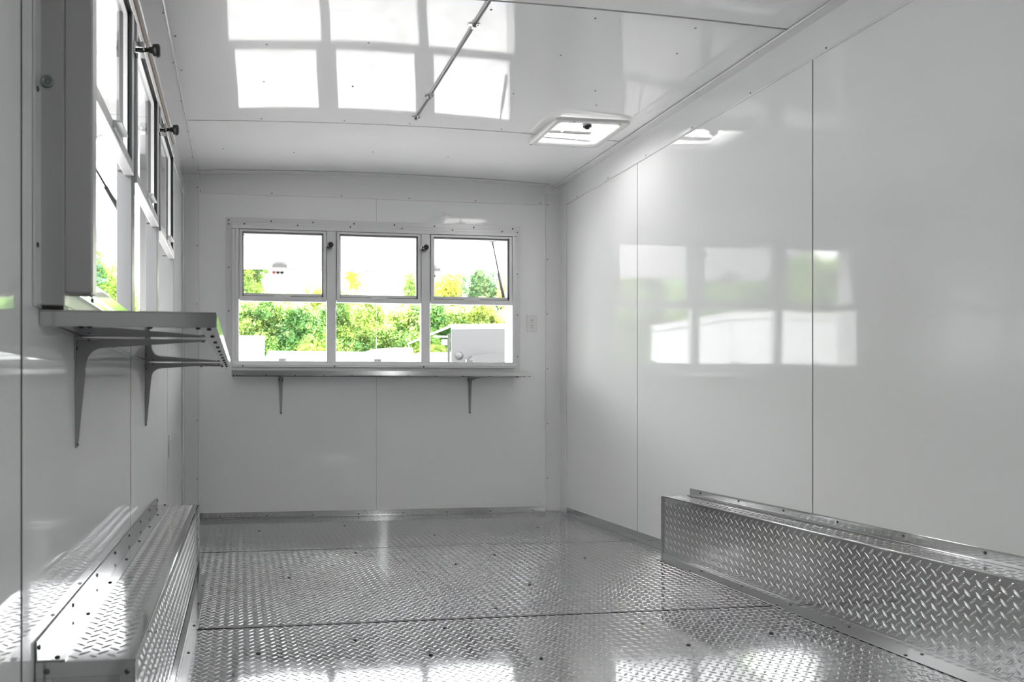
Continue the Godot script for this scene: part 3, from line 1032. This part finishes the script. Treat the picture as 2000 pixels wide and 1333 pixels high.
func tree(called: String, label: String, at: Vector3, h: float, crown: Vector3, low: float, count: int, hue: Color, vary: float, group := "") -> void:
	var t := base(called, at)
	tag(t, label, "tree", group)
	var st := mb(true)
	tube(st, Vector3(0, 0, 0), Vector3(0.05, h * 0.5, 0.02), 0.11, 0.07, 8)
	tube(st, Vector3(0.05, h * 0.5, 0.02), Vector3(0.0, h * 0.85, 0.0), 0.07, 0.02, 8)
	part("trunk", st, M.bark, t)
	st = mb()
	for k in 7:
		var a := rng.randf() * TAU
		var y0 := h * rng.randf_range(0.3, 0.7)
		tube(st, Vector3(0.03, y0, 0), Vector3(cos(a) * crown.x * 0.7, y0 + crown.y * 0.5, sin(a) * crown.z * 0.7), 0.035, 0.01, 6)
	tag(part("branches", st, M.bark, t), "", "", "", "stuff")
	var mm := MultiMesh.new()
	mm.transform_format = MultiMesh.TRANSFORM_3D
	mm.use_colors = true
	mm.mesh = clumps[rng.randi() % clumps.size()]
	mm.instance_count = count
	var cy := low + (h - low) / 2.0
	# leaves gather in lobes over the crown
	var lobes := []
	for k in 14:
		var d := Vector3(rng.randfn(), rng.randfn(), rng.randfn()).normalized() * pow(rng.randf(), 0.4) * 0.75
		lobes.append([d, rng.randf_range(0.2, 0.42), rng.randf_range(-1.0, 1.0)])
	for k in count:
		var lb: Array = lobes[k % lobes.size()]
		var d := Vector3(rng.randfn(), rng.randfn(), rng.randfn()).normalized() * pow(rng.randf(), 0.45)
		var p: Vector3 = lb[0] + d * lb[1]
		var q := Vector3(p.x * crown.x, cy + p.y * (h - low) / 2.0, p.z * crown.z)
		q.y = maxf(q.y, 0.05)
		var bs := Basis.from_euler(Vector3(rng.randf() * TAU, rng.randf() * TAU, rng.randf() * TAU)).scaled(Vector3.ONE * rng.randf_range(0.7, 1.3))
		mm.set_instance_transform(k, Transform3D(bs, q))
		var v := clampf(1.0 + vary * (0.6 * lb[2] + 0.5 * rng.randfn()), 0.3, 2.0)
		var yl: float = rng.randf() * 0.35 + 0.2 * lb[2]
		mm.set_instance_color(k, Color(hue.r * v * (1.0 + yl), hue.g * v, hue.b * v * (1.0 - 0.5 * yl)))
	var mi := MultiMeshInstance3D.new()
	mi.multimesh = mm
	mi.material_override = M.leaf
	mi.name = "foliage"
	t.add_child(mi, true)
	tag(mi, "", "", "", "stuff")

# the mass of bushes behind the parked trailers: nobody could count it
func hedge() -> void:
	var mm := MultiMesh.new()
	mm.transform_format = MultiMesh.TRANSFORM_3D
	mm.use_colors = true
	mm.mesh = clumps[1]
	var n := 110000
	mm.instance_count = n
	var tint := FastNoiseLite.new()
	tint.seed = 3
	tint.frequency = 0.55
	for k in n:
		var x := rng.randf_range(-23.0, 19.0)
		var d := pow(rng.randf(), 1.6)
		var top := 4.485 + 2.2 * smoothstep(-3.4, -6.0, x) + 0.7 * tint.get_noise_2d(x * 1.3, 4.0) + 0.45 * tint.get_noise_2d(x * 3.0, 9.0)
		var y := lerpf(0.1, top, pow(rng.randf(), 0.8)) - 0.2 * d
		var z := -29.0 - 2.6 * d + 0.8 * tint.get_noise_2d(x * 1.8, y * 1.8)
		var v := clampf(1.0 + 1.0 * tint.get_noise_3d(x * 1.1, y * 1.1, 2.0) + 0.35 * rng.randfn(), 0.3, 2.2)
		var g := clampf(0.5 + 1.1 * tint.get_noise_3d(x * 0.6, y * 0.6, 30.0) + 0.15 * rng.randfn(), 0.0, 1.0)
		var c := Color(0.12, 0.30, 0.09).lerp(Color(0.46, 0.53, 0.12), g)
		mm.set_instance_color(k, Color(c.r * v, c.g * v, c.b * v))
		mm.set_instance_transform(k, Transform3D(Basis.from_euler(Vector3(rng.randf() * TAU, rng.randf() * TAU, rng.randf() * TAU)).scaled(Vector3.ONE * rng.randf_range(0.7, 1.3)), Vector3(x, y, z)))
	var mi := MultiMeshInstance3D.new()
	mi.multimesh = mm
	mi.material_override = M.leaf
	mi.name = "hedge"
	add_child(mi, true)
	tag(mi, "long bright yellow-green hedge outside, filling the lower far panes", "hedge", "", "stuff")

func trailer(label: String, foot: Array, top: float, band: float, m: Material) -> Node3D:
	var o := base("parked_trailer")
	tag(o, label, "trailer", "white trailers parked outside")
	var p := PackedVector2Array()
	for v in foot: p.append(v)
	# footprint (x, z) swept upwards: local x -> x, local y -> z, depth -> up
	var t := Transform3D(Basis(Vector3(1, 0, 0), Vector3(0, 0, 1), Vector3(0, -1, 0)), Vector3(0, top - 0.02, 0))
	var st := mb()
	prism(st, p, top - 0.02 - (GY + 0.35), t)
	part("body", st, m, o)
	st = mb()
	var mid := Vector2.ZERO
	for v in p: mid += v / p.size()
	var q := PackedVector2Array()
	for v in p: q.append(mid + (v - mid) * 1.006)
	prism(st, q, 0.022, Transform3D(t.basis, Vector3(0, top, 0)))
	part("roof_edge", st, M.white_paint, o)
	st = mb()
	prism(st, q, 0.012, Transform3D(t.basis, Vector3(0, band, 0)))
	part("side_moulding", st, M.moulding, o)
	for x in [p[0].x + 0.05, p[1].x - 0.27]:
		st = mb(true)
		tube(st, Vector3(x, GY + 0.33, mid.y), Vector3(x + 0.22, GY + 0.33, mid.y), 0.33, 0.33, 20)
		part("wheel", st, M.knob, o)
	return o

func outside() -> void:
	var st := mb()
	bx(st, Vector3(-60, GY - 0.2, -70), Vector3(60, GY, 30))
	tag(part("ground", st, M.ground, self), "sunlit pale gravel yard outside the windows", "ground", "", "structure")

	var droop := 0.285
	var aw := awning("raised white awning flap outside the far window", Vector3(-0.06, 1.952, ZF - 0.105), PI, 1.82, 0.85, droop)
	# turned half round: local x runs to -x, so shift
	aw.position.x = 1.78
	strut(aw, Vector3(0.03, -0.56, 0.02), Vector3(0.045, -0.11, 0.22))
	strut(aw, Vector3(1.79, -0.56, 0.02), Vector3(1.775, -0.11, 0.22))
	awning_light("small grey clearance light under awning outside left far pane", Vector3(0.28, 1.727, ZF - 0.80), -droop)
	awning_light("small grey clearance light under awning outside right far pane", Vector3(1.44, 1.727, ZF - 0.80), -droop)
	var al := awning("raised white awning flap outside the left window", Vector3(XL - 0.105, 1.952, -1.40), -PI / 2.0, 1.86, 0.88, 0.5)
	al.position.z = -3.28
	strut(al, Vector3(0.08, -0.46, 0.02), Vector3(0.08, -0.145, 0.2))
	strut(al, Vector3(1.80, -0.46, 0.02), Vector3(1.80, -0.145, 0.2))

	for k in 4:
		clumps.append(leaf_clump(100 + k, 0.052))
	var yel := Color(0.40, 0.50, 0.11)
	var grn := Color(0.20, 0.38, 0.11)
	var tea := Color(0.16, 0.33, 0.20)
	var row := [
		[0.595, -34.0, 8.48, 1.445, 3.74, 1500, grn, "tall leafy tree outside the left far pane, rising behind the awning edge"],
		[-2.72, -34.85, 7.97, 1.87, 1.7, 1300, grn, "leafy tree outside, left of the far window's first pane"],
		[3.145, -33.15, 6.44, 1.19, 1.7, 900, yel, "yellow-green tree outside, seen low at right of the left pane"],
		[3.91, -34.85, 6.78, 1.02, 1.7, 700, grn, "small green tree outside behind the first mullion"],
		[5.27, -35.7, 7.46, 1.02, 2.72, 260, yel, "sparse thin tree outside at left of the middle pane"],
		[6.63, -34.85, 5.08, 1.36, 1.36, 900, yel, "low yellow-green tree outside below the middle of the middle pane"],
		[7.735, -33.15, 6.78, 1.105, 2.04, 420, grn, "thin-topped green tree outside at right of the middle pane"],
		[9.265, -34.0, 7.12, 1.53, 1.7, 1200, yel, "bushy bright tree outside at left of the right pane"],
		[10.795, -35.7, 7.97, 1.53, 1.7, 1000, tea, "bluish-green pointed tree outside in the middle of the right pane"],
		[12.155, -35.7, 8.48, 1.19, 2.04, 900, tea, "tall bluish-green tree outside near the gas strut of the right pane"],
		[13.77, -34.0, 7.8, 1.87, 1.7, 1300, yel, "bright leafy tree outside at right edge of the right pane"],
		[17.34, -35.7, 8.65, 2.21, 1.7, 1300, grn, "leafy tree outside beyond the right edge of the far window"],
		[-6.12, -28.05, 7.8, 1.7, 2.72, 520, tea, "loose bluish-green tree outside seen through the left window"],
		[-7.0, -15.2, 5.6, 1.8, 1.0, 1500, grn, "broad green tree outside, left of the trailer and farther off"],
		[-9.5, -6.0, 5.2, 1.8, 1.0, 1500, yel, "broad yellow-green tree outside level with the left window"],
		[-10.6, -9.6, 5.0, 1.9, 0.6, 1500, grn, "added green tree out of view left of the trailer, blocking low sky"],  # this tree and the next two are added to block low sky
		[-9.0, -2.4, 5.4, 1.9, 0.6, 1500, grn, "added green tree out of view, level with the camera, blocking low sky at left"],
		[-9.2, 1.2, 5.0, 1.9, 0.6, 1500, yel, "added yellow-green tree out of view behind the camera, blocking low sky at left"]]
	for e in row:
		tree("tree", e[7], Vector3(e[0], GY, e[1]), e[2] - GY, Vector3(e[3], 1.0, e[3]), e[4], int(e[5] * 3.6), e[6], 0.4, "trees outside the windows")
	hedge()

	# parked white trailers: only their tops show over the sill
	trailer("white box trailer outside, tallest and at lower left of the left pane", [Vector2(-3.74, -15.3), Vector2(0.476, -15.3), Vector2(0.476, -19.72), Vector2(-3.74, -19.72)], 2.003, 1.816, M.white_paint)
	trailer("long low white trailer outside along the bottom of the far panes", [Vector2(0.765, -20.4), Vector2(4.42, -20.4), Vector2(4.42, -24.14), Vector2(0.765, -24.14)], 2.003, 1.85, M.white_paint)
	trailer("white trailer with sloped corner outside, low at right of the middle pane", [Vector2(2.822, -15.81), Vector2(3.162, -15.3), Vector2(3.587, -15.3), Vector2(3.587, -17.34), Vector2(2.822, -17.34)], 1.782, 1.68, M.white_paint)
	trailer("white box trailer outside to the left, seen only as a reflection in the right wall", [Vector2(-8.5, -9.6), Vector2(-2.7, -9.6), Vector2(-2.7, -11.8), Vector2(-8.5, -11.8)], 1.95, 1.85, M.white_paint)
	trailer("added white box trailer alongside, out of view, cutting daylight at the left window", [Vector2(-5.0, -6.5), Vector2(-2.9, -6.5), Vector2(-2.9, 2.5), Vector2(-5.0, 2.5)], 1.95, 1.85, M.white_paint)  # added unseen to cut sky and ground light at the left window
	var gt := trailer("white enclosed trailer, shade painted on its nose, with glossy side outside the right pane", [Vector2(4.454, -15.3), Vector2(5.576, -15.045), Vector2(6.035, -15.47), Vector2(6.375, -20.74), Vector2(4.726, -20.74)], 2.292, 2.19, M.white_paint)
	st = mb()
	bx(st, Vector3(-0.02, 0.5, -5.2), Vector3(-0.004, 2.861, -0.08), 0.002, Transform3D(Basis(Vector3.UP, -0.05), Vector3(4.454, GY, -15.3)))
	part("glossy_side", st, M.gloss_side, gt)
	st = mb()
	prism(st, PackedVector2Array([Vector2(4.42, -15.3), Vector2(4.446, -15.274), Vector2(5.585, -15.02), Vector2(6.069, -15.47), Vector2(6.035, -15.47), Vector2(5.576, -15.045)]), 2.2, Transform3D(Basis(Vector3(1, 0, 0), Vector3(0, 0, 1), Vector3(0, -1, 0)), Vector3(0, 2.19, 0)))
	part("shaded_nose", st, M.nose_shade, gt)  # thin dark facing that puts the shade into the white nose's colour
	st = mb(true)
	lathe(st, [[0.08, 0.0], [0.085, 0.03], [0.035, 0.05], [0.0, 0.05]], 16, Transform3D(Basis(Vector3(1, 0, 0), Vector3(0, 0, 1), Vector3(0, -1, 0)), Vector3(4.573, 1.62, -15.249)))
	part("marker_lamp", st, M.moulding, gt)
	st = mb()
	prism(st, PackedVector2Array([Vector2(4.624, 1.425), Vector2(5.474, 1.425), Vector2(5.508, 1.612), Vector2(5.355, 1.68), Vector2(4.794, 1.612)]), 0.13, Transform3D(Basis(), Vector3(0, 0, -15.13)))
	part("fender", st, M.moulding, gt)
	var sg := base("sign_post", Vector3(3.876, GY, -13.6))
	tag(sg, "thin dark post with a small hanging sign beside the glossy trailer outside", "sign post")
	st = mb()
	bx(st, Vector3(-0.02, 0, -0.02), Vector3(0.02, 2.555, 0.02), 0.003)
	part("post", st, M.knob, sg)
	st = mb()
	bx(st, Vector3(-0.28, 2.487, -0.016), Vector3(0.02, 2.521, 0.016), 0.003)
	part("arm", st, M.grey_paint, sg)
	st = mb()
	bx(st, Vector3(-0.13, 2.351, -0.007), Vector3(-0.03, 2.453, 0.007), 0.001)
	part("sign", st, M.white_paint, sg)

func _ready() -> void:
	rng.seed = 11
	wave.seed = 5
	wave.noise_type = FastNoiseLite.TYPE_SIMPLEX_SMOOTH
	wave.frequency = 0.9
	wave.fractal_octaves = 1

	# camera: level, turned 7.6 degrees to the right, lens shifted so that verticals stay upright
	var cam := Camera3D.new()
	cam.name = "camera"
	cam.projection = Camera3D.PROJECTION_FRUSTUM
	cam.near = 0.05
	cam.far = 200.0
	var f := 1450.0
	cam.size = 1333.0 / f * cam.near
	cam.frustum_offset = Vector2((1000.0 - 665.05) / f, (775.0 - 666.5) / f) * cam.near
	add_child(cam)
	cam.position = Vector3(0, 0.7578, 0)
	cam.rotation.y = -0.13304
	cam.current = true
	var lens := CameraAttributesPhysical.new()
	lens.frustum_focal_length = 25.0
	lens.frustum_focus_distance = 4.2
	lens.frustum_near = 0.05
	lens.frustum_far = 200.0
	lens.exposure_aperture = 7.0
	cam.attributes = lens

	var env := Environment.new()
	env.background_mode = Environment.BG_SKY
	var sky := Sky.new()
	var sm := ProceduralSkyMaterial.new()
	sm.sky_top_color = Color(0.90, 0.91, 0.92)
	sm.sky_horizon_color = Color(0.97, 0.97, 0.97)
	sm.ground_bottom_color = Color(0.5, 0.5, 0.5)
	sm.ground_horizon_color = Color(0.9, 0.9, 0.9)
	sm.sky_energy_multiplier = 2.2
	sm.ground_energy_multiplier = 1.2
	sm.sun_angle_max = 12.0
	sky.sky_material = sm
	env.sky = sky
	env.tonemap_mode = Environment.TONE_MAPPER_LINEAR
	env.tonemap_exposure = 1.95
	env.sdfgi_enabled = true
	env.ssao_enabled = true
	env.ssil_enabled = true
	var we := WorldEnvironment.new()
	we.name = "world_environment"
	we.environment = env
	add_child(we)
	var sun := DirectionalLight3D.new()
	sun.name = "sun"
	sun.light_energy = 18.0
	sun.light_color = Color(1.0, 0.99, 0.985)
	sun.light_angular_distance = 0.6
	sun.shadow_enabled = true
	add_child(sun)
	sun.look_at_from_position(Vector3(-0.4, 6.0, -2.4), Vector3.ZERO)

	materials()
	make_bar()
	shell()
	window("window_1", "three-sash aluminium serving window in the far wall", Vector3(-0.011, 0, ZF), 0.0, false)
	window("window_2", "three-sash aluminium serving window in the left wall, seen edge-on", Vector3(XL, 0, -1.496), PI / 2.0, true)
	counter("narrow steel serving counter below the far window", Vector3(-0.055, 0, ZF), 0.0, 1.83, [0.302, 1.525])
	counter("narrow steel serving counter below the left window", Vector3(XL, 0, -1.365), PI / 2.0, 1.76, [0.294, 1.465])
	wheel_box("low tread plate wheel box along the left wall", XL, 1.0, -3.19, -1.335, 0.17, 0.3)
	wheel_box("low tread plate wheel box along the right wall", XR, -1.0, -3.228, -1.3, 0.14, 0.294)
	roof_vent()
	outlet("white double outlet on the far wall right of the window", Vector3(1.889, 1.237, ZF), 0.0)
	outlet("white double outlet low on the left wall near the corner", Vector3(XL, 0.512, -3.76), PI / 2.0)
	conduit()
	outside()
